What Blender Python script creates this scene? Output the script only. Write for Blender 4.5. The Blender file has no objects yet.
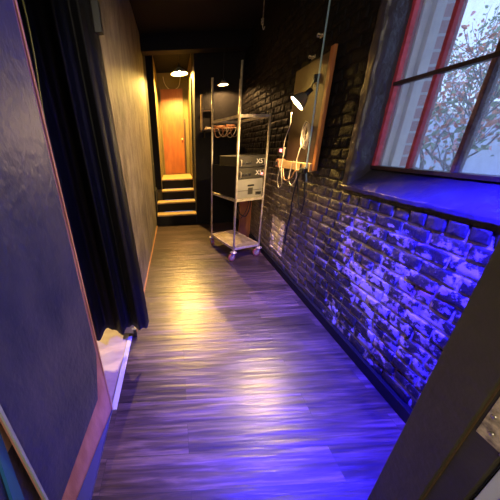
import bpy, bmesh, math, random
from mathutils import Vector, Matrix, noise
random.seed(7)
S = bpy.context.scene
C = S.collection
PI = math.pi

# ---------------------------------------------------------------- camera
cam_d = bpy.data.cameras.new('camera')
cam = bpy.data.objects.new('camera', cam_d)
C.objects.link(cam)
Rv = Vector((0.99860262, -0.05240044, 0.00685572))
Dv = Vector((-0.02683332, -0.3909998, 0.91999953))
Vv = Vector((0.04552779, 0.9188979, 0.3918595))
# rows: world axes (x right, y along the passage, z up) in image axes (x right, y down, z into the picture)
def w_of(ix, iy, iz):
    c = Vector((ix, iy, iz))
    return Vector((c.dot(Rv), c.dot(Dv), -c.dot(Vv)))
ex, ey, ez = w_of(1, 0, 0), w_of(0, -1, 0), w_of(0, 0, -1)
M = Matrix(((ex.x, ey.x, ez.x, 0), (ex.y, ey.y, ez.y, 0), (ex.z, ey.z, ez.z, 1.55), (0, 0, 0, 1)))
cam.matrix_world = M
cam_d.sensor_width = 36
cam_d.lens = 36 * 240.0 / 500.0
cam_d.shift_x = (250 - 180) / 500.0
cam_d.clip_start = 0.02
S.camera = cam

# ---------------------------------------------------------------- world, exposure, blue stage light
w = bpy.data.worlds.new('sky')
S.world = w
w.use_nodes = True
bg = w.node_tree.nodes['Background']
bg.inputs[0].default_value = (0.44, 0.60, 1.0, 1)
bg.inputs[1].default_value = 2.1
S.view_settings.view_transform = 'Standard'
S.view_settings.look = 'None'
S.view_settings.exposure = 0.0
S.view_settings.gamma = 1.0
S.view_settings.use_curve_mapping = False

def light(name, kind, loc, power, color, size=0.05, aim=None, cone=None, blend=0.5, parent=None):
    d = bpy.data.lights.new(name, kind)
    d.energy = power
    d.color = color
    if kind == 'AREA':
        d.shape = 'DISK'; d.size = size
    else:
        d.shadow_soft_size = size
    if cone:
        d.spot_size = math.radians(cone); d.spot_blend = blend
    o = bpy.data.objects.new(name, d)
    C.objects.link(o)
    o.location = loc
    if aim is not None:
        o.rotation_euler = (Vector(aim) - Vector(loc)).to_track_quat('-Z', 'Y').to_euler()
    return o

BLUE = (0.018, 0.010, 1.0)
VIOLET = (0.32, 0.20, 1.0)
light('blue_spot', 'SPOT', (0.98, 0.60, 1.80), 1800, BLUE, 0.05, (1.02, 1.08, 0.42), 99, 0.9)
light('violet_spot', 'SPOT', (0.25, 1.15, 2.75), 46, VIOLET, 0.08, (-0.62, 1.1, 0), 84, 0.9)
light('room_light', 'POINT', (-0.30, -1.1, 2.3), 120, (1.0, 0.86, 0.62), 0.15)

# ---------------------------------------------------------------- helpers
def nt(m):
    return m.node_tree.nodes, m.node_tree.links

def mat(name, col, rough=0.6, metal=0.0, var=0.0, col2=None, scale=12.0, bump=0.0, bscale=None, stretch=(1, 1, 1), emit=None, es=0.0, spec=0.5):
    m = bpy.data.materials.new(name)
    m.use_nodes = True
    n, l = nt(m)
    b = n['Principled BSDF']
    b.inputs['Base Color'].default_value = (*col, 1)
    b.inputs['Roughness'].default_value = rough
    b.inputs['Metallic'].default_value = metal
    b.inputs['Specular IOR Level'].default_value = spec
    tc = n.new('ShaderNodeTexCoord')
    mp = n.new('ShaderNodeMapping')
    mp.inputs['Scale'].default_value = stretch
    l.new(tc.outputs['Object'], mp.inputs[0])
    if col2 is None:
        k = 1 - (var if var else 0.12)
        col2 = tuple(c * k for c in col)
    nz = n.new('ShaderNodeTexNoise')
    nz.inputs['Scale'].default_value = scale
    nz.inputs['Detail'].default_value = 6
    l.new(mp.outputs[0], nz.inputs['Vector'])
    rp = n.new('ShaderNodeValToRGB')
    rp.color_ramp.elements[0].position = 0.35
    rp.color_ramp.elements[1].position = 0.65
    rp.color_ramp.elements[0].color = (*col, 1)
    rp.color_ramp.elements[1].color = (*col2, 1)
    l.new(nz.outputs[0], rp.inputs[0])
    l.new(rp.outputs[0], b.inputs['Base Color'])
    if bump:
        n2 = n.new('ShaderNodeTexNoise')
        n2.inputs['Scale'].default_value = bscale or scale * 4
        n2.inputs['Detail'].default_value = 4
        l.new(mp.outputs[0], n2.inputs['Vector'])
        bp = n.new('ShaderNodeBump')
        bp.inputs['Strength'].default_value = bump
        bp.inputs['Distance'].default_value = 0.01
        l.new(n2.outputs[0], bp.inputs['Height'])
        l.new(bp.outputs[0], b.inputs['Normal'])
    if emit:
        b.inputs['Emission Color'].default_value = (*emit, 1)
        b.inputs['Emission Strength'].default_value = es
    return m

def obj(name, bm, m=None, parent=None, smooth=False):
    me = bpy.data.meshes.new(name)
    bmesh.ops.recalc_face_normals(bm, faces=bm.faces[:])
    bm.to_mesh(me)
    bm.free()
    if smooth:
        for p in me.polygons:
            p.use_smooth = True
    o = bpy.data.objects.new(name, me)
    C.objects.link(o)
    if m:
        me.materials.append(m)
    if parent:
        o.parent = parent
    return o

def tag(o, label, cat, group=None, kind=None):
    o['label'] = label
    o['category'] = cat
    if group: o['group'] = group
    if kind: o['kind'] = kind
    return o

def struct(o):
    o['kind'] = 'structure'
    return o

def thing(name, label, cat, loc=(0, 0, 0), rz=0, group=None):
    o = bpy.data.objects.new(name, None)
    C.objects.link(o)
    o.empty_display_size = 0.1
    o.location = loc
    o.rotation_euler = (0, 0, rz)
    return tag(o, label, cat, group)

def bx(bm, a, b, bev=0.0):
    a, b = Vector(a), Vector(b)
    lo = Vector((min(a.x, b.x), min(a.y, b.y), min(a.z, b.z)))
    hi = Vector((max(a.x, b.x), max(a.y, b.y), max(a.z, b.z)))
    r = bmesh.ops.create_cube(bm, size=1)
    vs = r['verts']
    for v in vs:
        v.co = Vector(((v.co.x + .5) * (hi.x - lo.x) + lo.x, (v.co.y + .5) * (hi.y - lo.y) + lo.y, (v.co.z + .5) * (hi.z - lo.z) + lo.z))
    if bev:
        es = list({e for v in vs for e in v.link_edges})
        bmesh.ops.bevel(bm, geom=es, offset=bev, segments=2, affect='EDGES', profile=0.6)
    return bm

def box(name, a, b, m, parent=None, bev=0.0):
    return obj(name, bx(bmesh.new(), a, b, bev), m, parent)

def prism(bm, poly, z0, z1):
    lo = [bm.verts.new((x, y, z0)) for x, y in poly]
    hi = [bm.verts.new((x, y, z1)) for x, y in poly]
    n = len(poly)
    bm.faces.new(lo[::-1]); bm.faces.new(hi)
    for i in range(n):
        bm.faces.new((lo[i], lo[(i + 1) % n], hi[(i + 1) % n], hi[i]))
    return bm

def smooth_path(pts, n=6, closed=False):
    P = [Vector(p) for p in pts]
    if len(P) < 3:
        return P
    out = []
    N = len(P)
    rng = range(N) if closed else range(N - 1)
    for i in rng:
        p0 = P[(i - 1) % N] if closed or i > 0 else P[0]
        p1, p2 = P[i], P[(i + 1) % N]
        p3 = P[(i + 2) % N] if closed or i + 2 < N else P[-1]
        for k in range(n):
            t = k / n
            out.append(0.5 * ((2 * p1) + (p2 - p0) * t + (2 * p0 - 5 * p1 + 4 * p2 - p3) * t * t + (3 * p1 - p0 - 3 * p2 + p3) * t ** 3))
    if not closed:
        out.append(P[-1])
    return out

def tube(bm, pts, r, seg=8, closed=False):
    P = [Vector(p) for p in pts]
    rings = []
    up = None
    N = len(P)
    for i, p in enumerate(P):
        a = P[i - 1] if (i > 0 or closed) else P[i]
        b = P[(i + 1) % N] if (i < N - 1 or closed) else P[i]
        t = (b - a)
        if t.length < 1e-9:
            t = Vector((0, 0, 1))
        t.normalize()
        if up is None:
            up = Vector((0, 0, 1)) if abs(t.z) < 0.9 else Vector((1, 0, 0))
        u = t.cross(up)
        if u.length < 1e-6:
            u = t.orthogonal()
        u.normalize()
        up = u.cross(t).normalized()
        rr = r[i] if isinstance(r, (list, tuple)) else r
        rings.append([bm.verts.new(p + rr * (math.cos(2 * PI * k / seg) * u + math.sin(2 * PI * k / seg) * up)) for k in range(seg)])
    m = N if closed else N - 1
    for i in range(m):
        A, B = rings[i], rings[(i + 1) % N]
        for k in range(seg):
            bm.faces.new((A[k], A[(k + 1) % seg], B[(k + 1) % seg], B[k]))
    if not closed:
        bm.faces.new(rings[0][::-1])
        bm.faces.new(rings[-1])
    return bm

def lathe(bm, prof, seg=28, center=(0, 0, 0), mtx=None, cap=True):
    rings = []
    c = Vector(center)
    for r, z in prof:
        ring = []
        for k in range(seg):
            v = Vector((r * math.cos(2 * PI * k / seg), r * math.sin(2 * PI * k / seg), z))
            if mtx is not None:
                v = mtx @ v
            ring.append(bm.verts.new(v + c))
        rings.append(ring)
    for i in range(len(rings) - 1):
        for k in range(seg):
            bm.faces.new((rings[i][k], rings[i][(k + 1) % seg], rings[i + 1][(k + 1) % seg], rings[i + 1][k]))
    if cap:
        if prof[0][0] > 1e-4: bm.faces.new(rings[0][::-1])
        if prof[-1][0] > 1e-4: bm.faces.new(rings[-1])
    return bm

# ---------------------------------------------------------------- materials
M_black = mat('black_paint', (0.006, 0.0055, 0.006), 0.8, spec=.25, scale=5, bump=0.3)
M_ceiling = mat('ceiling_black', (0.005, 0.0045, 0.005), 0.9, spec=.2, scale=6, bump=0.2)
M_basebd = mat('baseboard_black', (0.006, 0.006, 0.008), 0.6, spec=.2, scale=8)
M_olive = mat('jamb_paint', (0.055, 0.049, 0.030), 0.55, col2=(0.042, 0.037, 0.023), scale=7, bump=0.4, bscale=30)
M_worn = mat('worn_wood_line', (0.10, 0.06, 0.025), 0.6, scale=30)
M_brass = mat('hinge_metal', (0.85, 0.72, 0.42), 0.45, 0.1, scale=40, col2=(0.22, 0.18, 0.10), bump=0.2)
M_white = mat('white_door_paint', (0.62, 0.68, 0.72), 0.45, scale=4)
M_greyblue = mat('grey_blue_paint', (0.22, 0.32, 0.36), 0.5, scale=5)
M_navy = mat('navy_paint', (0.020, 0.026, 0.085), 0.45, col2=(0.055, 0.056, 0.12), scale=5.5, bump=0.6, bscale=35, stretch=(1, 1, .6))
M_navy2 = mat('navy_gloss_paint', (0.05, 0.055, 0.20), 0.35, scale=8)
M_rawwood = mat('raw_pink_wood', (0.50, 0.24, 0.20), 0.65, col2=(0.36, 0.15, 0.12), scale=14, stretch=(1, 1, .3), bump=0.3)
M_tan = mat('tan_wall', (0.72, 0.50, 0.42), 0.7, scale=8)
M_blueboard = mat('bright_blue_paint', (0.02, 0.12, 0.34), 0.5, scale=8)
M_gap = mat('pale_metal_strip', (0.45, 0.50, 0.46), 0.4, 0.3, scale=20)
M_creamfloor = mat('cream_floor', (0.52, 0.42, 0.30), 0.5, col2=(0.44, 0.33, 0.24), scale=6, stretch=(1, 3, 1))
M_curtain = mat('black_velvet', (0.003, 0.003, 0.007), 0.6, scale=10, bump=0.15, bscale=120)
_b = M_curtain.node_tree.nodes['Principled BSDF']
_b.inputs['Sheen Weight'].default_value = 0.035
_b.inputs['Sheen Roughness'].default_value = 0.35
M_galv = mat('cart_metal', (0.66, 0.58, 0.44), 0.38, 0.35, col2=(0.42, 0.35, 0.24), scale=18, bump=0.1)
M_shelf = mat('cart_shelf_metal', (0.40, 0.34, 0.25), 0.45, 0.35, col2=(0.24, 0.19, 0.13), scale=14)
M_wheel = mat('red_rubber', (0.26, 0.07, 0.04), 0.5, scale=20)
M_hub = mat('wheel_hub_metal', (0.45, 0.42, 0.36), 0.35, 0.7, scale=20)
M_amp = mat('amp_black_metal', (0.055, 0.05, 0.038), 0.38, 0.3, scale=20)
M_case = mat('case_grey', (0.24, 0.23, 0.19), 0.45, 0.1, scale=10)
M_dark = mat('dark_plastic', (0.012, 0.012, 0.012), 0.4, scale=20)
M_cable = mat('black_cable', (0.012, 0.012, 0.012), 0.45, scale=30)
M_cablegrey = mat('pale_blue_cable', (0.30, 0.46, 0.55), 0.45, scale=30)
M_cablecream = mat('cream_cable', (0.66, 0.56, 0.40), 0.5, scale=30)
M_cableorange = mat('orange_tan_cable', (0.55, 0.27, 0.13), 0.5, scale=30)
M_cord = mat('yellow_green_cord', (0.35, 0.38, 0.06), 0.6, scale=30)
M_orangewood = mat('orange_wood', (0.50, 0.19, 0.05), 0.5, col2=(0.26, 0.08, 0.02), scale=7, stretch=(1, 1, .25), bump=0.2)
M_doorwood = mat('door_wood', (0.27, 0.08, 0.014), 0.45, col2=(0.19, 0.05, 0.010), scale=5, stretch=(3, 3, .6))
M_olivewall = mat('mustard_wall', (0.15, 0.115, 0.04), 0.7, scale=4, bump=0.2)
M_tread = mat('worn_tread_wood', (0.50, 0.36, 0.17), 0.5, col2=(0.36, 0.23, 0.09), scale=12, stretch=(.4, 3, 1))
M_plywood = mat('pale_wood', (0.55, 0.38, 0.16), 0.5, col2=(0.40, 0.24, 0.09), scale=8, stretch=(1, .4, 1))
M_brownboard = mat('dark_brown_board', (0.045, 0.018, 0.008), 0.45, scale=8, stretch=(1, 1, .3))
M_whiteprint = mat('white_print', (0.75, 0.72, 0.62), 0.5)
M_enamel_in = mat('aged_enamel', (0.30, 0.27, 0.22), 0.5)
M_alu = mat('spun_aluminium', (0.55, 0.52, 0.46), 0.3, 0.8)
def glow(name, col, s):
    return mat(name, (0.8, 0.8, 0.8), 0.4, emit=col, es=s)
M_bulb = glow('bulb_glow', (1.0, 0.60, 0.13), 36000)
M_bulb2 = glow('warm_bulb_glow', (1.0, 0.66, 0.30), 8500)
M_bulb3 = glow('small_bulb_glow', (1.0, 0.55, 0.20), 16000)
M_led = glow('pink_led', (1.0, 0.08, 0.16), 4.0)

# floor: wood-look planks laid across the passage
def floor_material():
    m = bpy.data.materials.new('vinyl_plank_floor'); m.use_nodes = True
    n, l = nt(m); b = n['Principled BSDF']
    tc = n.new('ShaderNodeTexCoord')
    br = n.new('ShaderNodeTexBrick')
    br.inputs['Scale'].default_value = 1.0
    br.inputs['Brick Width'].default_value = 1.22
    br.inputs['Row Height'].default_value = 0.155
    br.inputs['Mortar Size'].default_value = 0.0012
    br.inputs['Mortar Smooth'].default_value = 0.1
    br.inputs['Bias'].default_value = 0.0
    br.offset = 0.37
    br.inputs['Color1'].default_value = (0.0, 0.0, 0.0, 1)
    br.inputs['Color2'].default_value = (1, 1, 1, 1)
    br.inputs['Mortar'].default_value = (0.5, 0.5, 0.5, 1)
    l.new(tc.outputs['Object'], br.inputs['Vector'])
    mp = n.new('ShaderNodeMapping'); mp.inputs['Scale'].default_value = (1.3, 22, 1)
    l.new(tc.outputs['Object'], mp.inputs[0])
    # shift the grain from plank to plank
    ad = n.new('ShaderNodeVectorMath'); ad.operation = 'MULTIPLY_ADD'
    ad.inputs[1].default_value = (7, 13, 3)
    l.new(br.outputs['Color'], ad.inputs[0]); l.new(mp.outputs[0], ad.inputs[2])
    g = n.new('ShaderNodeTexNoise'); g.inputs['Scale'].default_value = 1.6; g.inputs['Detail'].default_value = 8; g.inputs['Roughness'].default_value = 0.62
    g.inputs['Distortion'].default_value = 0.5
    l.new(ad.outputs[0], g.inputs['Vector'])
    r = n.new('ShaderNodeValToRGB')
    e = r.color_ramp.elements
    e[0].position = 0.30; e[0].color = (0.014, 0.008, 0.008, 1)
    e[1].position = 0.72; e[1].color = (0.135, 0.088, 0.082, 1)
    x = r.color_ramp.elements.new(0.5); x.color = (0.046, 0.029, 0.028, 1)
    l.new(g.outputs[0], r.inputs[0])
    mr = n.new('ShaderNodeMapRange'); mr.inputs[3].default_value = 0.55; mr.inputs[4].default_value = 1.45
    l.new(br.outputs['Color'], mr.inputs[0])
    mx = n.new('ShaderNodeMix'); mx.data_type = 'RGBA'; mx.blend_type = 'MULTIPLY'; mx.inputs[0].default_value = 1
    l.new(r.outputs[0], mx.inputs[6]); l.new(mr.outputs[0], mx.inputs[7])
    sm = n.new('ShaderNodeMix'); sm.data_type = 'RGBA'; sm.inputs[7].default_value = (0.015, 0.012, 0.012, 1)
    l.new(br.outputs['Fac'], sm.inputs[0]); l.new(mx.outputs[2], sm.inputs[6])
    l.new(sm.outputs[2], b.inputs['Base Color'])
    rr = n.new('ShaderNodeMapRange'); rr.inputs[3].default_value = 0.24; rr.inputs[4].default_value = 0.44
    l.new(g.outputs[0], rr.inputs[0]); l.new(rr.outputs[0], b.inputs['Roughness'])
    bp = n.new('ShaderNodeBump'); bp.inputs['Strength'].default_value = 0.25; bp.inputs['Distance'].default_value = 0.004
    mw = n.new('ShaderNodeMapping'); mw.inputs['Scale'].default_value = (1.0, 14, 1); l.new(tc.outputs['Object'], mw.inputs[0])
    wv = n.new('ShaderNodeTexNoise'); wv.inputs['Scale'].default_value = 1.5; wv.inputs['Detail'].default_value = 3; l.new(mw.outputs[0], wv.inputs['Vector'])
    b0 = n.new('ShaderNodeBump'); b0.inputs['Strength'].default_value = 1.0; b0.inputs['Distance'].default_value = 0.0055; l.new(wv.outputs[0], b0.inputs['Height'])
    l.new(b0.outputs[0], bp.inputs['Normal'])
    l.new(g.outputs[0], bp.inputs['Height']); l.new(bp.outputs[0], b.inputs['Normal'])
    b.inputs['Specular IOR Level'].default_value = 0.85
    return m
M_floor = floor_material()

# left plaster wall: patchy grey-brown distemper with streaks
def plaster_material():
    m = bpy.data.materials.new('patchy_plaster'); m.use_nodes = True
    n, l = nt(m); b = n['Principled BSDF']
    tc = n.new('ShaderNodeTexCoord')
    mp = n.new('ShaderNodeMapping'); mp.inputs['Scale'].default_value = (1, 2.2, 1.0)
    l.new(tc.outputs['Object'], mp.inputs[0])
    g = n.new('ShaderNodeTexNoise'); g.inputs['Scale'].default_value = 3.2; g.inputs['Detail'].default_value = 9; g.inputs['Roughness'].default_value = 0.65
    l.new(mp.outputs[0], g.inputs['Vector'])
    r = n.new('ShaderNodeValToRGB'); e = r.color_ramp.elements
    e[0].position = 0.3; e[0].color = (0.035, 0.030, 0.026, 1)
    e[1].position = 0.7; e[1].color = (0.22, 0.19, 0.16, 1)
    l.new(g.outputs[0], r.inputs[0]); l.new(r.outputs[0], b.inputs['Base Color'])
    b.inputs['Roughness'].default_value = 0.55
    h = n.new('ShaderNodeTexNoise'); h.inputs['Scale'].default_value = 18; h.inputs['Detail'].default_value = 6
    l.new(mp.outputs[0], h.inputs['Vector'])
    bp = n.new('ShaderNodeBump'); bp.inputs['Strength'].default_value = 0.5; bp.inputs['Distance'].default_value = 0.02
    l.new(h.outputs[0], bp.inputs['Height']); l.new(bp.outputs[0], b.inputs['Normal'])
    return m
M_plaster = plaster_material()

# black painted brick with worn pale patches (the wear has its own place on the wall)
def brick_material(name, bias, base, far_k=1.0):
    m = bpy.data.materials.new(name); m.use_nodes = True
    n, l = nt(m); b = n['Principled BSDF']
    tc = n.new('ShaderNodeTexCoord')
    sp = n.new('ShaderNodeSeparateXYZ'); l.new(tc.outputs['Object'], sp.inputs[0])
    def math_(op, a, c=None, clamp=False):
        q = n.new('ShaderNodeMath'); q.operation = op; q.use_clamp = clamp
        for i, v in enumerate((a, c)):
            if v is None: continue
            if isinstance(v, (int, float)): q.inputs[i].default_value = v
            else: l.new(v, q.inputs[i])
        return q.outputs[0]
    def rng(v, a, c, x, y):
        q = n.new('ShaderNodeMapRange'); q.interpolation_type = 'SMOOTHSTEP'
        for i, k in enumerate((a, c, x, y)): q.inputs[i + 1].default_value = k
        l.new(v, q.inputs[0]); return q.outputs[0]
    def nz(scale, det, rough=.6):
        q = n.new('ShaderNodeTexNoise'); q.inputs['Scale'].default_value = scale; q.inputs['Detail'].default_value = det; q.inputs['Roughness'].default_value = rough
        l.new(tc.outputs['Object'], q.inputs['Vector']); return q.outputs[0]
    big = nz(2.6, 3); mid = nz(15, 8, .70); fine = nz(45, 5)
    y, z = sp.outputs[1], sp.outputs[2]
    reg = math_('MULTIPLY', rng(y, 1.6, 2.2, 1.0, 0.0), rng(z, 1.02, 1.22, 1.0, -1.2))
    v = math_('ADD', math_('MULTIPLY', mid, 1.25), math_('MULTIPLY', big, 0.55))
    v = math_('ADD', v, math_('MULTIPLY', reg, 0.27))
    v = math_('ADD', v, bias)
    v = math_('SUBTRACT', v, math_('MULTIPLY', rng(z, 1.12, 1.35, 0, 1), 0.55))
    mask = rng(v, 1.10, 1.17, 0, 1)
    # the cream painted rectangle
    jy = math_('ADD', y, math_('MULTIPLY', math_('SUBTRACT', mid, .5), .10))
    jz = math_('ADD', z, math_('MULTIPLY', math_('SUBTRACT', mid, .5), .10))
    pt = math_('MULTIPLY', math_('MULTIPLY', rng(jy, 2.75, 2.77, 0, 1), rng(jy, 3.15, 3.17, 1, 0)), math_('MULTIPLY', rng(jz, .20, .22, 0, 1), rng(jz, .645, .665, 1, 0)))
    dark = n.new('ShaderNodeValToRGB'); e = dark.color_ramp.elements
    e[0].color = (*[c * .7 for c in base], 1); e[1].color = (*[c * 1.6 for c in base], 1); e[0].position = .3; e[1].position = .7
    l.new(fine, dark.inputs[0])
    # the far stretch is browner, with the lamp's golden light put into its colour
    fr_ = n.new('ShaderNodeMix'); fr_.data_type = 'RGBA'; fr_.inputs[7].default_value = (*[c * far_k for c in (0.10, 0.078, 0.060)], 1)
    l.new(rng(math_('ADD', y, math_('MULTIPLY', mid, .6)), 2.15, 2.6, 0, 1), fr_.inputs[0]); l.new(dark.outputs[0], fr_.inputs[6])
    # the upper courses are darkened, their shade put into the paint colour
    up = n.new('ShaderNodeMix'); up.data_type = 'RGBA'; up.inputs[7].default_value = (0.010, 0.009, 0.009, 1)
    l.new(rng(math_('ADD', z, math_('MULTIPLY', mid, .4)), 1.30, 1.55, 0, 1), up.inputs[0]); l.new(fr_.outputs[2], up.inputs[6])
    pale = n.new('ShaderNodeValToRGB'); e = pale.color_ramp.elements
    e[0].position = .35; e[0].color = (0.30, 0.16, 0.13, 1); e[1].position = .6; e[1].color = (0.46, 0.42, 0.40, 1)
    x = e.new(.47); x.color = (0.38, 0.33, 0.26, 1)
    l.new(nz(7, 4), pale.inputs[0])
    mx = n.new('ShaderNodeMix'); mx.data_type = 'RGBA'
    l.new(mask, mx.inputs[0]); l.new(up.outputs[2], mx.inputs[6]); l.new(pale.outputs[0], mx.inputs[7])
    m2 = n.new('ShaderNodeMix'); m2.data_type = 'RGBA'; m2.inputs[7].default_value = (0.75, 0.64, 0.44, 1)
    l.new(pt, m2.inputs[0]); l.new(mx.outputs[2], m2.inputs[6])
    l.new(m2.outputs[2], b.inputs['Base Color'])
    ro = n.new('ShaderNodeMapRange'); ro.inputs[3].default_value = 0.48; ro.inputs[4].default_value = 0.7
    l.new(mask, ro.inputs[0]); l.new(ro.outputs[0], b.inputs['Roughness'])
    l.new(rng(z, 1.2, 1.5, 0.65, 0.05), b.inputs['Specular IOR Level'])
    hh = math_('ADD', math_('MULTIPLY', nz(30, 6), 1.0), math_('MULTIPLY', mask, -.25))
    bp = n.new('ShaderNodeBump'); bp.inputs['Strength'].default_value = 0.9; bp.inputs['Distance'].default_value = 0.016
    l.new(hh, bp.inputs['Height']); l.new(bp.outputs[0], b.inputs['Normal'])
    return m
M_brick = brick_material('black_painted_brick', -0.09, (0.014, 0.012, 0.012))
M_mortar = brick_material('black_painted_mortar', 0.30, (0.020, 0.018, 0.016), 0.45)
M_plasterblack = mat('rough_black_plaster', (0.045, 0.040, 0.055), 0.38, scale=9, bump=0.8, bscale=22)
M_extbrick = bpy.data.materials.new('red_outer_brick')
M_extbrick.use_nodes = True
_n, _l = nt(M_extbrick)
_t = _n.new('ShaderNodeTexCoord'); _br = _n.new('ShaderNodeTexBrick'); _mp = _n.new('ShaderNodeMapping')
_mp.inputs['Rotation'].default_value = (math.radians(90), 0, 0)
_l.new(_t.outputs['Object'], _mp.inputs[0]); _l.new(_mp.outputs[0], _br.inputs[0])
_br.inputs['Scale'].default_value = 1; _br.inputs['Brick Width'].default_value = .21; _br.inputs['Row Height'].default_value = .075; _br.inputs['Mortar Size'].default_value = .008
_br.inputs['Color1'].default_value = (.42, .13, .10, 1); _br.inputs['Color2'].default_value = (.52, .20, .15, 1); _br.inputs['Mortar'].default_value = (.62, .55, .52, 1)
_l.new(_br.outputs[0], _n['Principled BSDF'].inputs['Base Color'])

# ---------------------------------------------------------------- structure
XR = 1.31          # face of brick wall
XL = -0.43         # face of plaster wall
ZC = 3.2
struct(box('floor', (-0.49, -0.2, -0.06), (XR + .02, 5.6, 0), M_floor))
struct(box('floor', (-2.6, -0.2, -0.066), (-0.49, 3.2, -0.006), M_creamfloor))
struct(box('floor', (-2.6, -2.6, -0.066), (2.4, -0.2, -0.006), M_creamfloor))
struct(box('ceiling', (-2.7, -2.7, ZC), (2.5, 8.2, ZC + .1), M_ceiling))
# left plaster wall beyond the curtained opening
struct(box('wall_left', (XL, 1.74, 0), (XL - .14, 4.95, ZC), M_plaster))
struct(box('baseboard_left', (XL, 1.76, 0), (XL + .008, 4.95, 0.035), mat('orange_base_strip', (0.55, 0.26, 0.10), 0.5)))
struct(box('trim_1', (XL + .004, 1.695, 0.05), (XL - .14, 1.738, 2.4), mat('pale_casing', (0.35, 0.30, 0.25), 0.5)))
struct(box('wall_left', (XL, 4.95, 0), (XL - .14, 6.9, ZC), M_black))
# lintel over the opening
struct(box('wall_left', (-0.47, 0.3, 2.62), (-0.62, 1.74, ZC), M_black))
# side room
struct(box('wall_side_room', (-2.6, 3.2, -.05), (XL - .14, 3.3, ZC), M_black))
struct(box('wall_side_room', (-2.7, -2.7, -.05), (-2.6, 3.3, ZC), M_black))
# threshold strip
struct(box('trim_2', (-0.492, 1.04, 0), (-0.455, 1.70, 0.008), mat('pale_threshold', (0.62, 0.60, 0.55), 0.4), bev=.002))
# back of the passage
struct(box('wall_back', (0.435, 5.04, 0), (XR + .2, 5.9, ZC), M_black))
struct(box('wall_back', (0.43, 5.62, 0), (0.50, 6.9, ZC), M_olivewall))
struct(box('wall_back', (XL, 5.62, 0), (-0.30, 6.9, ZC), M_olivewall))
struct(box('wall_back', (XL - .1, 6.9, .6), (0.6, 7.0, ZC), M_olivewall))
struct(box('trim_3', (0.405, 5.56, 0.9), (0.43, 5.70, 2.78), M_olivewall))
struct(box('trim_4', (XL, 5.54, 0.7), (-0.30, 5.62, ZC), M_black))
# dark beam across the passage
struct(box('trim_6', (XL, 4.75, 2.98), (XR, 4.95, ZC), M_black))
# front wall with the doorway the view looks through
struct(box('wall_front', (0.842, 0.345, 0), (XR + .2, 0.53, ZC), M_black))
struct(box('wall_front', (-0.75, 0.28, 2.5), (0.83, 0.53, ZC), M_black))
struct(box('wall_back_room', (-2.6, -2.7, -.05), (2.4, -2.6, ZC), mat('beige_room_wall', (0.45, 0.40, 0.33), 0.8)))
struct(box('wall_back_room', (2.4, -2.7, -.05), (2.5, 0.5, ZC), mat('beige_side_wall', (0.45, 0.40, 0.33), 0.8)))
struct(box('wall_front', (1.5, 0.30, 0), (2.45, 0.40, ZC), M_black))
struct(box('wall_front', (-2.6, 0.28, 0), (-0.80, 0.40, ZC), M_black))

# ---- right wall: modelled bricks around the window opening
WY0, WY1, WZ0, WZ1 = 0.60, 1.81, 1.235, 2.62
bm = bmesh.new()
def brick(bm, y0, y1, z0, z1):
    g = 0.0058 + random.uniform(0, .002)
    y0 += g; y1 -= g; z0 += g; z1 -= g
    if y1 - y0 < .02 or z1 - z0 < .02: return
    ny = max(2, int((y1 - y0) / .035)) + 2; nz_ = 5
    def sup(q, n_, L_):
        if q <= 0: return 0
        if q >= n_: return 1
        e_ = .007 / L_
        return e_ if q == 1 else 1 - e_ if q == n_ - 1 else (q - 1) / (n_ - 2)
    tilt = random.uniform(-.003, .003); out = random.uniform(-.005, .005)
    grid = {}
    for i in range(-1, ny + 2):
        for j in range(-1, nz_ + 2):
            fi = sup(i, ny, y1 - y0); fj = sup(j, nz_, z1 - z0)
            yy = y0 + (y1 - y0) * fi; zz = z0 + (z1 - z0) * fj
            edge = i < 0 or j < 0 or i > ny or j > nz_
            nv = noise.noise(Vector((yy * 23, zz * 23, 1.7)))
            nb = noise.noise(Vector((yy * 9, zz * 9, 5.1)))
            xo = XR - .004 - out - tilt * (fj - .5) * 2 + nv * .006
            rim = (i in (0, ny)) or (j in (0, nz_))
            if rim: xo += .0035
            if edge:
                xo = XR + .016
            yy += noise.noise(Vector((yy * 30, zz * 30, 9))) * .005 + (0.004 * nb if rim else 0)
            zz += noise.noise(Vector((yy * 30, zz * 30, 19))) * .005
            grid[i, j] = bm.verts.new((xo, yy, zz))
    for i in range(-1, ny + 1):
        for j in range(-1, nz_ + 1):
            bm.faces.new((grid[i, j], grid[i + 1, j], grid[i + 1, j + 1], grid[i, j + 1]))
CH = 0.0785
row = 0
z = 0.0
while z < 2.8:
    y = 0.50 - random.uniform(0, .02) - (0.089 if row % 2 else 0)
    while y < 5.05:
        L = 0.178 + random.uniform(-.022, .022)
        if row % 5 == 4: L *= .56
        a, b2 = max(y, .53), min(y + L, 5.03)
        zt = z + CH
        if zt > WZ0 - .05 and z < WZ1 and b2 > WY0 - .05 and a < WY1 + .075:
            # stop the course at the reveal
            if a < WY0 - .05: pass
            if b2 > WY1 + .13: brick(bm, max(a, WY1 + .075), b2, z, zt)
            elif z < WZ0 - .06: brick(bm, a, b2, z, WZ0 - .045)
        elif b2 > a:
            brick(bm, a, b2, z, zt)
        y += L
    z += CH
    row += 1
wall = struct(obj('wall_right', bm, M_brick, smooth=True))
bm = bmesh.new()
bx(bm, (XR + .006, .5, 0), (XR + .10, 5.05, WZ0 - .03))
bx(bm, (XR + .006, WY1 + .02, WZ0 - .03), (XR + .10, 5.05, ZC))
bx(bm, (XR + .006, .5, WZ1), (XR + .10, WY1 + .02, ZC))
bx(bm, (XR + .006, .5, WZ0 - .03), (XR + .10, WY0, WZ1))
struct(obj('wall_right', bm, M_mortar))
bm = bmesh.new()
bx(bm, (XR + .10, .2, -.6), (XR + .36, 8, WZ0 - .06))
bx(bm, (XR + .10, WY1 + .02, WZ0 - .06), (XR + .36, 8, ZC + .6))
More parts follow.
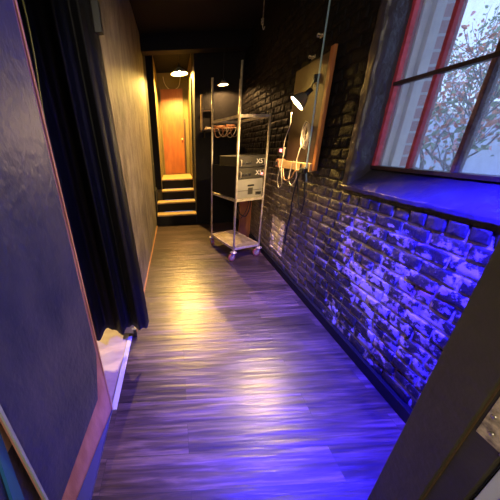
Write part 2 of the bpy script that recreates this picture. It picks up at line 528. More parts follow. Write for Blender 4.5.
bx(bm, (XR + .10, .2, WZ1 + .06), (XR + .36, WY1 + .02, ZC + .6))
bx(bm, (XR + .10, .2, WZ0 - .06), (XR + .36, WY0 - .02, WZ1 + .06))
struct(obj('wall_outer', bm, M_extbrick))
# black baseboard
struct(box('baseboard_right', (XR - .034, .53, 0), (XR + .01, 5.03, 0.085), M_basebd, bev=.004))

# ---- rough plaster reveal and sloping sill
def rough_sheet(name, fn, nu, nv, m, amp=.006, parent=None):
    bm = bmesh.new(); g = {}
    for i in range(nu + 1):
        for j in range(nv + 1):
            p = Vector(fn(i / nu, j / nv))
            d = noise.noise_vector(p * 14) * amp + noise.noise_vector(p * 40) * amp * .4
            g[i, j] = bm.verts.new(p + d)
    for i in range(nu):
        for j in range(nv):
            bm.faces.new((g[i, j], g[i + 1, j], g[i + 1, j + 1], g[i, j + 1]))
    return obj(name, bm, m, parent, smooth=True)
def poly_at(pts, v):
    n_ = len(pts) - 1
    k = min(int(v * n_), n_ - 1); t = v * n_ - k
    return Vector(pts[k]).lerp(Vector(pts[k + 1]), t)
XF = 1.45          # window plane
prof_sill = [(XR + .015, 1.195), (XR - .022, 1.200), (XR - .026, 1.228), (XR - .004, 1.245), (XR + .06, 1.285), (XF + .02, 1.352), (XF + .06, 1.352)]
def sill_fn(u, v):
    p = poly_at([(a, 0, b) for a, b in prof_sill], v)
    y = .54 + u * (1.885 - .54)
    return (p.x, y, p.z)
sl = struct(rough_sheet('window_1_sill', sill_fn, 90, 24, M_plasterblack, .006))
prof_rev = [(XR + .02, WY1 + .085), (XR - .014, WY1 + .075), (XR - .016, WY1 + .012), (XR, WY1), (XF + .06, WY1 - .005)]
def rev_fn(u, v):
    p = poly_at([(a, b, 0) for a, b in prof_rev], v)
    return (p.x, p.y, 1.20 + u * (2.75 - 1.20))
struct(rough_sheet('window_1_reveal', rev_fn, 100, 20, M_plasterblack, .007))
struct(box('window_1_head', (XR - .01, .54, WZ1 - .04), (XF + .06, 1.88, WZ1 + .03), M_plasterblack))

# ---------------------------------------------------------------- window
M_redpaint = mat('red_window_paint', (0.62, 0.07, 0.12), 0.35, col2=(0.42, 0.045, 0.07), scale=25, bump=0.3)
M_tanpaint = mat('weathered_tan_paint', (0.34, 0.20, 0.13), 0.5, col2=(0.17, 0.08, 0.05), scale=25, bump=0.4)
M_darkbar = mat('dark_window_paint', (0.035, 0.014, 0.018), 0.45, scale=20, bump=0.3)
M_whiteout = mat('white_outer_trim', (0.92, 0.90, 0.82), 0.5, scale=8)
win = bpy.data.objects.new('window_1', None); C.objects.link(win); struct(win)
x0, x1 = XF - .012, XF + .032
box('bottom_rail', (x0 - .01, .6, 1.345), (x1, WY1, 1.368), M_darkbar, win, .003)
box('side_stile', (x0 - .005, 1.785, 1.345), (x1, WY1 + .005, 2.6), M_redpaint, win, .003)
for yy, mm in ((1.53, M_redpaint), (1.268, M_tanpaint), (1.0, M_tanpaint), (0.74, M_tanpaint)):
    box('muntin', (x0, yy - .011, 1.36), (x1, yy + .011, 2.6), mm, win, .003)
for zz in (1.862, 2.36):
    box('cross_rail', (x0 - .006, .6, zz - .011), (x1 - .01, 1.80, zz + .011), M_darkbar, win, .003)
M_glass = bpy.data.materials.new('window_glass'); M_glass.use_nodes = True
_n, _l = nt(M_glass); _b = _n['Principled BSDF']
_b.inputs['Transmission Weight'].default_value = 1; _b.inputs['Roughness'].default_value = 0.0; _b.inputs['IOR'].default_value = 1.05
_b.inputs['Base Color'].default_value = (.96, .98, 1, 1)
_o = _n['Material Output']
_d = _n.new('ShaderNodeBsdfDiffuse'); _d.inputs[0].default_value = (.75, .75, .8, 1)
_tr = _n.new('ShaderNodeBsdfTranslucent'); _tr.inputs[0].default_value = (.85, .85, .9, 1)
_f = _n.new('ShaderNodeMixShader'); _f.inputs[0].default_value = .8; _l.new(_d.outputs[0], _f.inputs[1]); _l.new(_tr.outputs[0], _f.inputs[2])
_z = _n.new('ShaderNodeTexNoise'); _z.inputs['Scale'].default_value = 7; _z.inputs['Detail'].default_value = 6
_mr = _n.new('ShaderNodeMapRange'); _mr.inputs[3].default_value = .02; _mr.inputs[4].default_value = .28; _l.new(_z.outputs[0], _mr.inputs[0])
_m = _n.new('ShaderNodeMixShader'); _l.new(_mr.outputs[0], _m.inputs[0]); _l.new(_b.outputs[0], _m.inputs[1]); _l.new(_f.outputs[0], _m.inputs[2])
_l.new(_m.outputs[0], _o.inputs['Surface'])
ys = [1.79, 1.53, 1.268, 1.0, .74, .6]; zs = [1.362, 1.862, 2.36, 2.6]
for i in range(len(ys) - 1):
    for j in range(3):
        box('window_pane', (XF + .010, ys[i + 1], zs[j]), (XF + .013, ys[i], zs[j + 1]), M_glass, win)
bm = bmesh.new()
bx(bm, (XF + .034, 1.775, 1.30), (XF + .075, 1.80, 2.62)); bx(bm, (XF + .085, 1.755, 1.30), (XF + .145, 1.80, 2.62), .004)
bx(bm, (XF + .075, 1.787, 1.30), (XF + .085, 1.80, 2.62))
obj('outer_casing', bm, M_whiteout, win)
box('outer_brick_jamb', (XF + .148, 1.785, 1.2), (XF + .235, 1.87, 2.9), M_extbrick, win)
box('outer_sill', (XF + .034, .55, 1.28), (XF + .16, 1.80, 1.345), M_whiteout, win)

# ---------------------------------------------------------------- outside
struct(box('ground', (1.68, -6, -.7), (22, 22, -.6), mat('outside_paving', (0.30, 0.32, 0.34), 0.8)))
M_leafg = mat('leaf_green', (0.16, 0.27, 0.10), 0.5, col2=(0.30, 0.40, 0.24), scale=3)
M_leafo = mat('leaf_orange', (0.62, 0.20, 0.06), 0.5, col2=(0.75, 0.34, 0.20), scale=3)
M_leafp = mat('leaf_pink', (0.70, 0.20, 0.24), 0.5, col2=(0.70, 0.40, 0.36), scale=3)
M_bark = mat('tree_bark', (0.16, 0.13, 0.13), 0.8, scale=10, bump=.4)
def make_tree(loc, h, spread, seed, label, lean, nleaf, dirs):
    nleaf = int(nleaf * .62)
    rnd = random.Random(seed)
    t = thing('autumn_tree', label, 'tree', loc, 0, None)
    tips = []
    bmb = bmesh.new()
    def grow(p, d, L, r, depth):
        pts = [p]; q = p.copy(); dd = d.copy()
        for k in range(4):
            dd = (dd + Vector((rnd.uniform(-.25, .25), rnd.uniform(-.25, .25), rnd.uniform(-.05, .22)))).normalized()
            q = q + dd * L / 4
            pts.append(q.copy())
            if depth >= 2: tips.append(q.copy())
        sp_ = smooth_path(pts, 3)
        tube(bmb, sp_, [r * (1 - .45 * i / (len(sp_) - 1)) for i in range(len(sp_))], 6)
        if depth < 4:
            for k in range(3 if depth else 5):
                a = rnd.uniform(0, 2 * PI); e = rnd.uniform(.4, .95)
                nd = (dd * .75 + Vector((math.cos(a) * e, math.sin(a) * e, rnd.uniform(-.1, .5)))).normalized()
                grow(pts[rnd.randint(2, 4)], nd, L * rnd.uniform(.6, .8), r * .55, depth + 1)
    grow(Vector((0, 0, 0)), Vector(lean).normalized(), h, .055, 0)
    obj('trunk', bmb, M_bark, t, True)
    for mm, frac, nm in ((M_leafg, .5, 'green_foliage'), (M_leafo, .28, 'orange_foliage'), (M_leafp, .22, 'pink_foliage')):
        bl = bmesh.new()
        for k in range(int(nleaf * frac)):
            c = rnd.choice(tips) + Vector((rnd.gauss(0, .11), rnd.gauss(0, .11), rnd.gauss(0, .11)))
            s = rnd.uniform(.030, .058)
            a = Vector((rnd.uniform(-1, 1), rnd.uniform(-1, 1), rnd.uniform(-1, 1))).normalized()
            u = a.orthogonal().normalized(); v = a.cross(u)
            P = [c + s * (u * x + v * y + a * z_) for x, y, z_ in ((-1, 0, 0), (-.35, .5, .15), (.4, .42, .15), (1, 0, -.1), (.4, -.42, .15), (-.35, -.5, .15))]
            vs = [bl.verts.new(p) for p in P]
            bl.faces.new((vs[0], vs[1], vs[2], vs[3])); bl.faces.new((vs[0], vs[3], vs[4], vs[5]))
        obj(nm, bl, mm, t)
    return t
make_tree((4.3, 3.6, -.6), 1.7, 1.2, 3, 'autumn tree outside the window with bare dark branches in front of its leaves', (.1, .1, 1), 3200, None)
make_tree((8.6, 7.4, -.6), 2.3, 1.5, 11, 'larger leafy autumn tree standing farther off beyond the window', (0, 0, 1), 3600, None)
bld = thing('neighbouring_building', 'pale blue-grey building wall far behind the trees outside the window', 'building', (13, 10, -.6))
bm = bmesh.new(); bx(bm, (0, -14, 0), (1, 10, 3.0))
obj('facade', bm, mat('pale_blue_render', (0.55, 0.60, 0.72), 0.8, scale=.6, col2=(.42, .46, .60)), bld)
obj('parapet', bx(bmesh.new(), (-.12, -14, 3.0), (1.1, 10, 3.2)), M_whiteout, bld)

# ---------------------------------------------------------------- stairs
st = bpy.data.objects.new('stairs', None); C.objects.link(st); struct(st)
steps = [(5.03, .24, -.41, .432), (5.28, .455, -.41, .432), (5.53, .665, -.298, .428), (5.78, .885, -.298, .428)]
for i, (yy, zz, xa, xb) in enumerate(steps):
    y2 = steps[i + 1][0] + .02 if i < 3 else 6.88
    box('riser', (xa, yy + .025, 0 if i == 0 else steps[i - 1][1]), (xb, yy + .045, zz - .03), M_black, st)
    box('tread', (xa, yy, zz - .032), (xb, y2, zz), M_tread, st, .004)
bm = bmesh.new(); bx(bm, (XL, 5.03, 0), (-.41, 5.62, .75)); obj('stair_string', bm, M_black, st)

# wooden door at the top of the stairs
dr = bpy.data.objects.new('door_1', None); C.objects.link(dr); struct(dr)
box('leaf', (-.235, 6.84, .905), (.30, 6.895, 2.86), M_doorwood, dr, .004)
box('leaf_frame', (-.262, 6.86, .89), (-.237, 6.90, 2.90), M_olivewall, dr)
box('leaf_frame', (.302, 6.82, .89), (.345, 6.90, 2.20), M_brownboard, dr)
bm = bmesh.new(); lathe(bm, [(0.006, 0), (.006, .03), (.022, .035), (.026, .055), (.018, .07), (0, .072)], 16, (.25, 6.84, 1.75), Matrix.Rotation(PI / 2, 3, 'X'))
obj('door_knob', bm, M_brass, dr, True)

# ---------------------------------------------------------------- lamp over the stairs
def hanging_lamp(name, label, loc, R_, top, power, col, bulbm, soft, cord_pts=None):
    t = thing(name, label, 'lamp', loc)
    bm = bmesh.new()
    prof = [(.022, .10 * R_ / .16), (.035, .095 * R_ / .16), (.06 * R_ / .16, .075 * R_ / .16), (.11 * R_ / .16, .045 * R_ / .16), (R_, 0), (R_ * 1.015, -.004), (R_ * .985, -.002), (.105 * R_ / .16, .038 * R_ / .16), (.055 * R_ / .16, .066 * R_ / .16), (.03, .085 * R_ / .16), (.018, .088 * R_ / .16)]
    lathe(bm, prof, 36, cap=False)
    obj('lamp_shade', bm, M_enamel_in, t, True)
    bm = bmesh.new(); lathe(bm, [(.0, .16 * R_ / .16), (.02, .155 * R_ / .16), (.024, .10 * R_ / .16), (.02, .07 * R_ / .16)], 16)
    obj('socket', bm, M_dark, t, True)
    bm = bmesh.new(); bmesh.ops.create_uvsphere(bm, u_segments=20, v_segments=12, radius=.022 * R_ / .16)
    for v in bm.verts: v.co.z += .052 * R_ / .16
    obj('bulb', bm, bulbm, t, True)
    bm = bmesh.new(); tube(bm, [(0, 0, .15 * R_ / .16), (0.002, 0, top / 2), (0, 0, top)], .004)
    obj('cord', bm, M_cable, t)
    return t
stairlamp = hanging_lamp('pendant_lamp', 'bright yellow shaded lamp hanging above the black stairs', (.20, 5.72, 2.89), .17, .30, 55, (1.0, .60, .16), M_bulb, .05)
t = thing('wall_wire', 'pale wire looping down from the bright lamp above the stairs', 'wire', (0, 0, 0))
bm = bmesh.new(); tube(bm, smooth_path([(-.15, 6.88, 3.12), (-.12, 6.87, 2.98), (-.02, 6.86, 2.86), (.10, 6.86, 2.85), (.22, 6.87, 2.92), (.27, 6.88, 3.15)], 6), .007)
obj('wire', bm, M_cablecream, t)

# ---------------------------------------------------------------- rolling cart
cart = thing('rolling_cart', 'tall galvanised metal rolling cart carrying audio gear, by the brick wall', 'cart', (.79, 3.14, 0), math.radians(18))
CW, CD, CHH = .425, .70, 2.38
posts = [(0, 0, 2.38), (CW, 0, 1.885), (0, CD, 2.38), (CW, CD, 2.38)]
for px, py, hh in posts:
    bm = bmesh.new()
    tube(bm, [(px, py, .135), (px, py, hh)], .0125, 12)
    for k in range(int((hh - .2) / .05)):
        tube(bm, [(px, py, .2 + k * .05), (px, py, .2 + k * .05 + .004)], .0135, 12)
    obj('post', bm, M_galv, cart, True)
def caster(px, py, ang):
    k = bpy.data.objects.new('caster', None); C.objects.link(k); k.parent = cart
    k.location = (px, py, 0); k.rotation_euler = (0, 0, ang)
    bm = bmesh.new()
    Rm = Matrix.Rotation(PI / 2, 3, 'X')
    lathe(bm, [(.040, -.014), (.056, -.014), (.061, -.009), (.061, .009), (.056, .014), (.040, .014), (.040, -.014)], 28, (.028, 0, .0615), Rm, cap=False)
    obj('wheel', bm, M_wheel, k, True)
    bm = bmesh.new(); lathe(bm, [(0, -.013), (.041, -.011), (.041, .011), (0, .013)], 24, (.028, 0, .0615), Rm, cap=False)
    obj('wheel_hub', bm, M_hub, k)
    bm = bmesh.new()
    for s in (-1, 1):
        v = [bm.verts.new(p) for p in ((-.02, s * .021, .122), (.022, s * .021, .122), (.040, s * .021, .046), (.018, s * .021, .046), (-.02, s * .018, .122), (.022, s * .018, .122), (.040, s * .018, .046), (.018, s * .018, .046))]
        for f in ((0, 1, 2, 3), (7, 6, 5, 4), (0, 4, 5, 1), (1, 5, 6, 2), (2, 6, 7, 3), (3, 7, 4, 0)):
            bm.faces.new([v[q] for q in f])
    bx(bm, (-.024, -.023, .118), (.026, .023, .126))
    tube(bm, [(.028, -.026, .0615), (.028, .026, .0615)], .006)
    obj('fork', bm, M_galv, k)
    bm = bmesh.new(); lathe(bm, [(.045, .126), (.047, .132), (.045, .138), (.02, .146), (.014, .15)], 24)
    obj('bumper', bm, M_galv, k, True)
caster(0, 0, -3.0); caster(CW, 0, -3.3); caster(0, CD, -1.6); caster(CW, CD, -.6)
def cart_shelf(z_, full=True, mm=M_shelf):
    k = bpy.data.objects.new('shelf', None); C.objects.link(k); k.parent = cart
    bm = bmesh.new()
    for a, b_ in (((0, 0), (CW, 0)), ((0, CD), (CW, CD)), ((0, 0), (0, CD)), ((CW, 0), (CW, CD))):
        ax, ay = a; bx_, by = b_
        if ay == by: bx(bm, (ax + .008, ay - .008, z_ - .030), (bx_ - .008, ay + .008, z_ + .002))
        else: bx(bm, (ax - .008, ay + .008, z_ - .030), (ax + .008, by - .008, z_ + .002))
    obj('shelf_rim', bm, M_galv, k)
    if full:
        bm = bmesh.new()
        n_ = 9
        for q in range(n_):
            bx(bm, (.01 + (CW - .02) * q / n_ + .0012, .01, z_ - .012), (.01 + (CW - .02) * (q + 1) / n_ - .0012, CD - .01, z_ - .004))
        obj('shelf_deck', bm, mm, k)
cart_shelf(.195); cart_shelf(.885); cart_shelf(1.87, False)
bm = bmesh.new()
bx(bm, (-.004, .02, .90), (.002, CD - .02, 1.30)); obj('side_panel', bm, M_black, cart)

ct, stt = math.cos(math.radians(18)), math.sin(math.radians(18))
def cart_pt(x, y, z_): return (.79 + x * ct - y * stt, 3.14 + x * stt + y * ct, z_)
def rack_unit(label, z_, h, m, name, cat, group=None, led=False):
    t = thing(name, label, cat, cart_pt(0, 0, z_), math.radians(18), group)
    W0, W1, Y0, Y1 = .018, .405, .012, .50
    obj('housing', bx(bmesh.new(), (W0, Y0 + .006, 0), (W1, Y1, h), .004), M_dark if m is M_amp else m, t)
    obj('front_panel', bx(bmesh.new(), (W0, Y0 - .004, .004), (W1, Y0 + .006, h - .006), .002), m, t)
    return t, W0, W1, Y0
def glyph_text(body, size, parent, loc, m):
    cu = bpy.data.curves.new('printed_mark', 'FONT'); cu.body = body; cu.size = size; cu.extrude = .0008
    o = bpy.data.objects.new('printed_mark', cu); C.objects.link(o)
    bpy.context.view_layer.update()
    me = bpy.data.meshes.new_from_object(o)
    bpy.data.objects.remove(o)
    q = bpy.data.objects.new('printed_mark', me); C.objects.link(q)
    me.materials.clear(); me.materials.append(m)
    q.parent = parent; q.location = loc; q.rotation_euler = (PI / 2, 0, 0)
    return q
z0 = .887
for label, z_, led in (('black rack amplifier with white mark and glowing pink light, directly on grey case', z0 + .252, True), ('black rack amplifier with white mark and no light, topmost in the cart', z0 + .392, False)):
    t, W0, W1, Y0 = rack_unit(label, z_, .138, M_amp, 'rack_amplifier', 'amplifier', 'amplifiers stacked on the cart', led)
    glyph_text('X5', .08, t, (W1 - .125, Y0 - .005, .042), M_whiteprint)
    for kx in (.045, W1 - .02):
        bm = bmesh.new(); tube(bm, smooth_path([(kx, Y0 - .004, .02), (kx, Y0 - .03, .025), (kx, Y0 - .03, .09), (kx, Y0 - .004, .095)], 4), .004)
        obj('handle', bm, M_galv, t, True)
    for kx in range(3):
        bm = bmesh.new(); lathe(bm, [(.014, 0), (.014, .012), (.011, .016), (0, .016)], 16, (.09 + kx * .05, Y0 - .004, .055), Matrix.Rotation(PI / 2, 3, 'X'))
        obj('knob', bm, M_dark, t, True)
    if led:
        bm = bmesh.new(); bx(bm, (W1 - .042, Y0 - .010, .038), (W1 - .012, Y0 - .003, .064), .003)
        obj('pink_light', bm, M_led, t)
t, W0, W1, Y0 = rack_unit('grey metal equipment case with slots and printed plate, under the black amplifiers', z0, .250, M_case, 'equipment_case', 'case')
obj('disc_slot', bx(bmesh.new(), (.17, Y0 - .008, .155), (.27, Y0 - .003, .175)), M_dark, t)
obj('plate', bx(bmesh.new(), (.18, Y0 - .006, .05), (.255, Y0 - .003, .135)), M_amp, t)
obj('vent', bx(bmesh.new(), (.30, Y0 - .006, .035), (.39, Y0 - .003, .075)), M_dark, t)
obj('trim_line', bx(bmesh.new(), (W0, Y0 - .007, .10), (W1, Y0 - .003, .105)), M_amp, t)

# wood board and cables under / behind the cart
o = tag(box('plank', (1.09, 4.02, 0), (1.285, 4.06, .82), M_orangewood, None, .003), 'orange-brown wooden board standing on the floor behind the cart', 'board')
t = thing('cable', 'black cable drooping below the cart shelf in front of the orange board', 'cable')
bm = bmesh.new(); tube(bm, smooth_path([(.98, 3.78, .86), (1.0, 3.80, .62), (1.05, 3.84, .50), (1.14, 3.84, .46), (1.2, 3.85, .60), (1.215, 3.86, .84)], 6), .008)
obj('cable_length', bm, M_cable, t, True)
bm = bmesh.new(); tube(bm, smooth_path([(.96, 3.80, .86), (.99, 3.82, .55), (1.06, 3.86, .42), (1.16, 3.86, .58), (1.19, 3.87, .80)], 6), .006)
obj('cable_length', bm, M_cable, t, True)

# ---------------------------------------------------------------- work shelf on back wall with small lamp
sh = thing('wall_shelf', 'dark wall shelf on the back wall holding tangled tan cables', 'shelf', (0, 0, 0))
obj('board', bx(bmesh.new(), (.52, 4.72, 1.80), (1.18, 5.028, 1.822)), M_brownboard, sh)
for xx in (.58, 1.12):
    obj('bracket', prism(bmesh.new(), [(xx, 4.78), (xx + .012, 4.78), (xx + .012, 5.028), (xx, 5.028)], 1.70, 1.80), M_black, sh)
obj('upright', bx(bmesh.new(), (.515, 4.74, 1.822), (.545, 4.80, 2.36)), M_plywood, sh)
obj('crossbar', bx(bmesh.new(), (.58, 4.98, 2.14), (.76, 5.028, 2.15)), M_brownboard, sh)
obj('crossbar', bx(bmesh.new(), (.75, 4.98, 1.822), (.765, 5.0, 2.16)), M_brownboard, sh)
def coil(name, label, c, r, turns, rad, m, axis='z', seed=0, cat='cable', group=None, squash=1):
    rnd = random.Random(seed)
    bm = bmesh.new(); pts = []
    n_ = turns * 18
    for i in range(n_ + 1):
        a = 2 * PI * i / 18
        k = i / n_
        rr = r * (1 + .15 * math.sin(a * .37 + seed)) + rnd.uniform(-.003, .003)
        u, v, ww = rr * math.cos(a), rr * math.sin(a) * squash, rad * 1.2 * turns * (k - .5) * .8 + .01 * math.sin(a * 1.3 + seed) + rad * turns * .5
        pts.append(Vector((u, v, ww)) if axis == 'z' else Vector((-ww, u, v)))
    tube(bm, pts, rad, 6)
    o = obj(name, bm, m, None, True); o.location = c
    return tag(o, label, cat, group)
coil('cable_coil', 'large flat orange-tan cable coil lying on the dark wall shelf', (.88, 4.87, 1.825), .10, 6, .008, M_cableorange, 'z', 1)
coil('cable_coil', 'small cream cable coil at the left end of the dark wall shelf', (.66, 4.88, 1.825), .055, 5, .007, M_cablecream, 'z', 2)
coil('cable_coil', 'tan cable coil at the right end of the dark wall shelf', (1.07, 4.87, 1.825), .065, 7, .008, M_cableorange, 'z', 5)
t = thing('cable', 'loose tan and cream cables dangling from the front of the wall shelf', 'cable')
for k in range(5):
    rr = random.Random(k + 20)
    xa = .72 + k * .07
    bm = bmesh.new(); tube(bm, smooth_path([(xa, 4.80, 1.83), (xa + .02, 4.70, 1.825), (xa + .05, 4.695, 1.75 - rr.random() * .05), (xa + .12, 4.695, 1.73 - rr.random() * .05), (xa + .19, 4.70, 1.78), (xa + .20, 4.705, 1.83), (xa + .2, 4.80, 1.835)], 5), .006)
    obj('cable_length', bm, M_cablecream if k % 2 else M_cableorange, t, True)
hanging_lamp('pendant_lamp', 'small dim orange lamp hanging over the wall shelf behind the cart', (.90, 4.78, 2.49), .085, .68, 5, (1.0, .55, .22), M_bulb3, .025)

# ---------------------------------------------------------------- right wall: wooden cable board, clamp lamp, cables
cb = thing('cable_board', 'wooden board with orange upright and pale lower ledge on the brick wall', 'board')
obj('back_panel', bx(bmesh.new(), (XR - .028, 2.30, 1.36), (XR - .018, 2.90, 2.20), .002), M_brownboard, cb)
obj('upright', bx(bmesh.new(), (XR - .045, 2.25, 1.30), (XR - .018, 2.30, 2.22), .004), M_orangewood, cb)
obj('ledge', bx(bmesh.new(), (XR - .065, 2.30, 1.285), (XR - .018, 2.90, 1.36), .003), M_plywood, cb)
lamp_c = Vector((1.10, 2.40, 1.86))
cl = thing('clamp_lamp', 'bright metal clamp lamp clipped to the board on the brick wall', 'lamp', lamp_c)
nrm = Vector((-.70, .19, -.68)).normalized()
q = nrm.to_track_quat('-Z', 'Y').to_matrix()
bm = bmesh.new()
lathe(bm, [(.02, .085), (.035, .08), (.055, .05), (.078, 0), (.080, -.002), (.076, -.001), (.052, .047), (.032, .075), (.0, .078)], 32, (0, 0, 0), q, cap=False)
obj('lamp_shade', bm, M_alu, cl, True)
bm = bmesh.new(); lathe(bm, [(.0, .14), (.02, .138), (.022, .085), (.018, .07)], 16, (0, 0, 0), q); obj('socket', bm, M_dark, cl, True)
bm = bmesh.new(); lathe(bm, [(0, .068), (.015, .065), (.024, .050), (.025, .038), (.017, .025), (0, .020)], 24, (0, 0, 0), q, cap=False); obj('bulb', bm, M_bulb2, cl, True)
bk = -nrm * .13
bm = bmesh.new(); tube(bm, smooth_path([bk, bk + Vector((.02, .03, .03)), Vector((XR - .045 - lamp_c.x, .075, .20))], 5), .005); obj('arm', bm, M_galv, cl, True)
bm = bmesh.new(); bx(bm, (XR - .06 - lamp_c.x, .06, .16), (XR - .03 - lamp_c.x, .09, .22), .004); obj('clamp', bm, M_dark, cl)
bm = bmesh.new(); tube(bm, smooth_path([(.015, .12, -.06), (.05, .20, -.16), (.075, .33, -.28), (.09, .38, -.42)], 6), .0035)
obj('stem', bm, M_galv, cl, True)

ps = thing('power_strip', 'dark power strip with glowing pink-red switch on the wall beside the board', 'power strip', (XR - .055, 2.97, 1.47))
obj('housing', bx(bmesh.new(), (-.012, -.04, -.06), (.046, .10, .03), .005), M_dark, ps)
obj('red_switch', bx(bmesh.new(), (-.022, -.028, -.018), (-.010, .018, .014), .002), M_led, ps)
obj('socket_plate', bx(bmesh.new(), (-.016, .03, -.04), (-.011, .085, .015), .002), M_brownboard, ps)
bag = thing('plug_adapter', 'tan plug adapter hanging under the glowing red switch', 'adapter', (XR - .065, 2.98, 1.33))
obj('body', bx(bmesh.new(), (-.03, -.05, -.045), (.055, .05, .045), .014), M_cableorange, bag)
obj('prong_cover', bx(bmesh.new(), (-.045, -.02, -.02), (-.028, .02, .02), .005), M_dark, bag)

coil('cable_coil', 'cream cable coil hung on the dark board beside the bright lamp', (XR - .05, 2.47, 1.60), .055, 4, .0045, M_cablecream, 'x', 3, squash=1.9)
def hang(name, label, pts, r, m, cat='cable'):
    bm = bmesh.new(); tube(bm, smooth_path(pts, 7), r, 8)
    return tag(obj(name, bm, m, None, True), label, cat)
X = XR - .075
hang('cable', 'thin pale blue cable running down from the ceiling past the orange upright', [(XR - .03, 2.448, ZC), (XR - .03, 2.448, 2.55), (XR - .075, 2.36, 2.15), (XR - .08, 2.345, 1.93), (XR - .075, 2.34, 1.6), (XR - .075, 2.33, 1.33), (XR - .06, 2.32, 1.2)], .007, M_cablegrey)
hang('cable', 'cream cable looping low under the pale ledge of the board', [(X, 2.50, 1.50), (X - .01, 2.52, 1.36), (X, 2.50, 1.22), (X, 2.58, 1.13), (X, 2.66, 1.18), (X, 2.64, 1.30), (X, 2.60, 1.37)], .0045, M_cablecream)
hang('cable', 'cream cable in a long narrow loop below the tan adapter', [(X - .01, 2.82, 1.50), (X - .02, 2.84, 1.30), (X, 2.82, 1.12), (X, 2.90, 1.06), (X, 2.95, 1.15), (X - .01, 2.90, 1.30)], .0045, M_cablecream)
hang('cable', 'tan cable crossing diagonally below the ledge between the two cream loops', [(X, 2.84, 1.28), (X - .01, 2.74, 1.17), (X, 2.62, 1.20), (X - .01, 2.52, 1.28), (X, 2.42, 1.30)], .006, M_cableorange)
hang('cable', 'black cable hanging from the ledge down the brick toward the floor', [(X, 2.44, 1.36), (X - .01, 2.45, 1.22), (X, 2.52, 1.0), (X + .02, 2.56, .8), (X + .02, 2.60, .62), (X + .03, 2.62, .45)], .008, M_cable)
hang('cable', 'black cable drooping in an arc on the brick below the orange upright', [(X, 2.36, 1.33), (X, 2.33, 1.20), (X + .01, 2.30, 1.02), (X + .02, 2.36, .88), (X + .02, 2.44, 1.02), (X, 2.47, 1.2)], .007, M_cable)
adp = thing('power_adapter', 'small black adapter resting against the pale ledge end by the blue cable', 'adapter', (X - .005, 2.37, 1.30))
obj('body', bx(bmesh.new(), (-.02, -.05, -.03), (.02, .05, .02), .008), M_dark, adp)
obj('cap', bx(bmesh.new(), (-.026, -.03, -.02), (-.019, .03, .012), .002), M_black, adp)
# small metal clips high on the wall
hk = thing('ceiling_hook', 'small brass hook hanging from the black ceiling above the cart', 'hook', (1.22, 3.9, 2.9))
bm = bmesh.new(); tube(bm, smooth_path([(0, 0, .3), (0, 0, .12), (0, 0, .04), (.015, 0, -.01), (.03, 0, .02)], 5), .006); obj('hook', bm, M_brass, hk, True)
obj('hook_plate', bx(bmesh.new(), (-.02, -.006, .04), (.012, .006, .10), .002), M_brass, hk)
for k, (yy, zz, lb) in enumerate(((2.62, 2.24, 'small brass clip on the wall just above the board, nearer the lamp'), (2.52, 2.36, 'small brass clip high on the wall, the upper of two'))):
    c_ = thing('wall_clip', lb, 'clip', (XR - .02, yy, zz))
    bm = bmesh.new(); tube(bm, smooth_path([(.015, -.02, 0), (-.02, -.02, .0), (-.03, 0, .012), (-.02, .02, 0), (.015, .02, 0)], 5), .005); obj('clip_loop', bm, M_brass, c_, True)
    obj('clip_plate', bx(bmesh.new(), (.006, -.03, -.012), (.014, .03, .012), .001), M_brass, c_)

# ---------------------------------------------------------------- left foreground flat
P0 = Vector((-.48, 1.04)); P1 = Vector((-.568, .498))
dirv = (P0 - P1).normalized(); LN = (P0 - P1).length
ang = math.atan2(dirv.y, dirv.x)
fl = thing('stage_flat', 'large navy painted plywood flat edged with raw pinkish wood, at the left', 'panel', (P1.x, P1.y, 0), ang)
# local x along the flat (towards the far end), local y = left of it; the face looks to -y
obj('backing', bx(bmesh.new(), (0, .006, .004), (LN - .003, .024, 2.60)), M_rawwood, fl)
bm = bmesh.new()
prof = [(0.004, .17), (LN - .115, .27), (LN - .032, .52), (LN - .018, 2.60), (0.004, 2.60)]
fr = [bm.verts.new((x_, -.002, z_)) for x_, z_ in prof]; bk_ = [bm.verts.new((x_, .008, z_)) for x_, z_ in prof]
bm.faces.new(fr); bm.faces.new(bk_[::-1])
for i in range(5): bm.faces.new((fr[i], fr[(i + 1) % 5], bk_[(i + 1) % 5], bk_[i]))
obj('painted_face', bm, M_navy, fl)
obj('edge_strip', bx(bmesh.new(), (LN - .003, .0, .004), (LN + .004, .024, 2.60)), M_rawwood, fl)
obj('metal_edge', bx(bmesh.new(), (-.006, -.005, .02), (.003, .0055, 2.60), .001), M_gap, fl)
pf = bmesh.new(); prism(pf, [(-.482, 1.05), (-.486, .40), (-.60, .40), (-.575, .455), (-.481, 1.035)], 0, .02)
struct(obj('baseboard_left', pf, M_navy2))
# left jamb of the viewer's doorway
struct(box('trim_7', (-.66, .40, .64), (-.605, .525, 2.5), M_tan))
struct(box('trim_7', (-.66, .30, 0), (-.605, .525, .64), M_navy))
def yz_board(name, poly, xa, xb, m):
    bm = bmesh.new()
    A = [bm.verts.new((xa, y, z)) for y, z in poly]; B = [bm.verts.new((xb, y, z)) for y, z in poly]
    bm.faces.new(A); bm.faces.new(B[::-1])
    for i in range(len(poly)): bm.faces.new((A[i], A[(i + 1) % len(poly)], B[(i + 1) % len(poly)], B[i]))
    return obj(name, bm, m)
struct(yz_board('trim_8', [(.50, .86), (.468, .80), (.35, .0), (.405, .0)], -.604, -.592, M_blueboard))
struct(box('trim_9', (-.72, .10, 0), (-.60, .40, 2.5), M_black))

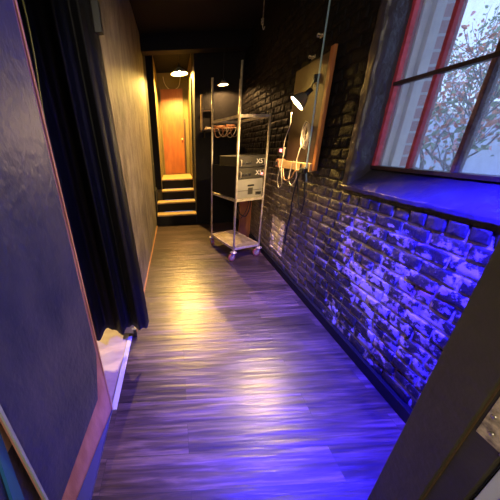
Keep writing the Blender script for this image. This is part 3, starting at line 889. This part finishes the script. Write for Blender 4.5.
# ---------------------------------------------------------------- right jamb, hinge, door
struct(box('trim_10', (.80, .412, 0), (.84, .540, 2.5), M_olive, bev=.003))
struct(box('trim_11', (.812, .345, 0), (.84, .409, 2.5), M_olive, bev=.002))
struct(box('trim_12', (.808, .4085, 0), (.83, .4122, 2.5), M_worn))
d2 = bpy.data.objects.new('door_2', None); C.objects.link(d2); struct(d2)
obj('leaf', bx(bmesh.new(), (.818, .06, .02), (.858, .335, 2.2), .003), M_white, d2)
obj('panel_groove', bx(bmesh.new(), (.812, .06, .10), (.819, .30, 2.1), .002), M_greyblue, d2)
hg = bpy.data.objects.new('hinge', None); C.objects.link(hg); hg.parent = d2
obj('hinge_plate', bx(bmesh.new(), (.8085, .343, .78), (.813, .400, .985), .001), M_brass, hg)
bm = bmesh.new(); tube(bm, [(.812, .340, .775), (.812, .340, .99)], .007, 12); obj('hinge_knuckle', bm, M_brass, hg, True)
for zz, yy in ((.81, .375), (.86, .388), (.905, .375), (.95, .388)):
    bm = bmesh.new(); lathe(bm, [(.0065, 0), (.0065, .001), (.004, .0035), (0, .004)], 14, (.8085, yy, zz), Matrix.Rotation(-PI / 2, 3, 'Y')); obj('screw', bm, M_alu, hg, True)

# ---------------------------------------------------------------- curtain
cur = thing('curtain', 'long black velvet curtain hanging in folds in the left side opening', 'curtain')
def curtain_sheet():
    bm = bmesh.new(); g = {}
    NU, NV = 150, 40
    top = [(-.95, 1.42), (-.74, 1.52), (-.55, 1.60), (-.385, 1.68)]
    bot = [(-.88, 1.42), (-.68, 1.50), (-.46, 1.57), (-.265, 1.62)]
    for i in range(NU + 1):
        u = i / NU
        a = poly_at([(x, y, 0) for x, y in top], u); b = poly_at([(x, y, 0) for x, y in bot], u)
        for j in range(NV + 1):
            v = j / NV
            p = a.lerp(b, v ** 1.1)
            amp = .022 + .022 * v
            ph = u * 2 * PI * 3.6 + .5 * math.sin(u * 9) + .35 * v
            off = amp * (math.sin(ph) + .35 * math.sin(2.3 * ph + 1))
            zz = 2.55 + (0.195 + .05 * (1 - u) - 2.55) * v
            if v > .97: zz += .012 * math.sin(u * 31) - .01
            g[i, j] = bm.verts.new((p.x + off * .35, p.y - off, zz))
    for i in range(NU):
        for j in range(NV):
            bm.faces.new((g[i, j], g[i + 1, j], g[i + 1, j + 1], g[i, j + 1]))
    bmesh.ops.solidify(bm, geom=bm.faces[:], thickness=.004)
    return bm
obj('drape', curtain_sheet(), M_curtain, cur, True)
bm = bmesh.new(); tube(bm, [(-1.0, 1.40, 2.57), (-.36, 1.70, 2.57)], .014, 12); obj('curtain_rod', bm, M_dark, cur, True)
obj('curtain_clip', bx(bmesh.new(), (-.375, 1.60, 2.12), (-.335, 1.64, 2.25), .004), M_dark, cur)
hang('cord', 'thin yellow-green cord hanging between the navy flat and the black curtain', [(-.66, 1.38, 3.2), (-.61, 1.38, 2.2), (-.63, 1.38, 1.8), (-.655, 1.38, 1.5), (-.665, 1.38, 1.2), (-.66, 1.38, 0.9)], .004, M_cord, 'cord')
light('side_room_lamp', 'SPOT', (-1.35, 2.1, 1.5), 170, (1.0, .72, .34), .08, (-.62, 1.45, 0), 50, .6)
stop = thing('door_stop', 'small black door stop on the floor below the curtain', 'door stop', (-.437, 1.70, 0))
obj('stop_body', prism(bmesh.new(), [(0, -.01), (.028, -.01), (.02, .02), (0, .02)], 0, .085), M_dark, stop)
obj('stop_cap', bx(bmesh.new(), (-.012, -.012, .085), (.026, .022, .105), .003), M_whiteprint, stop)
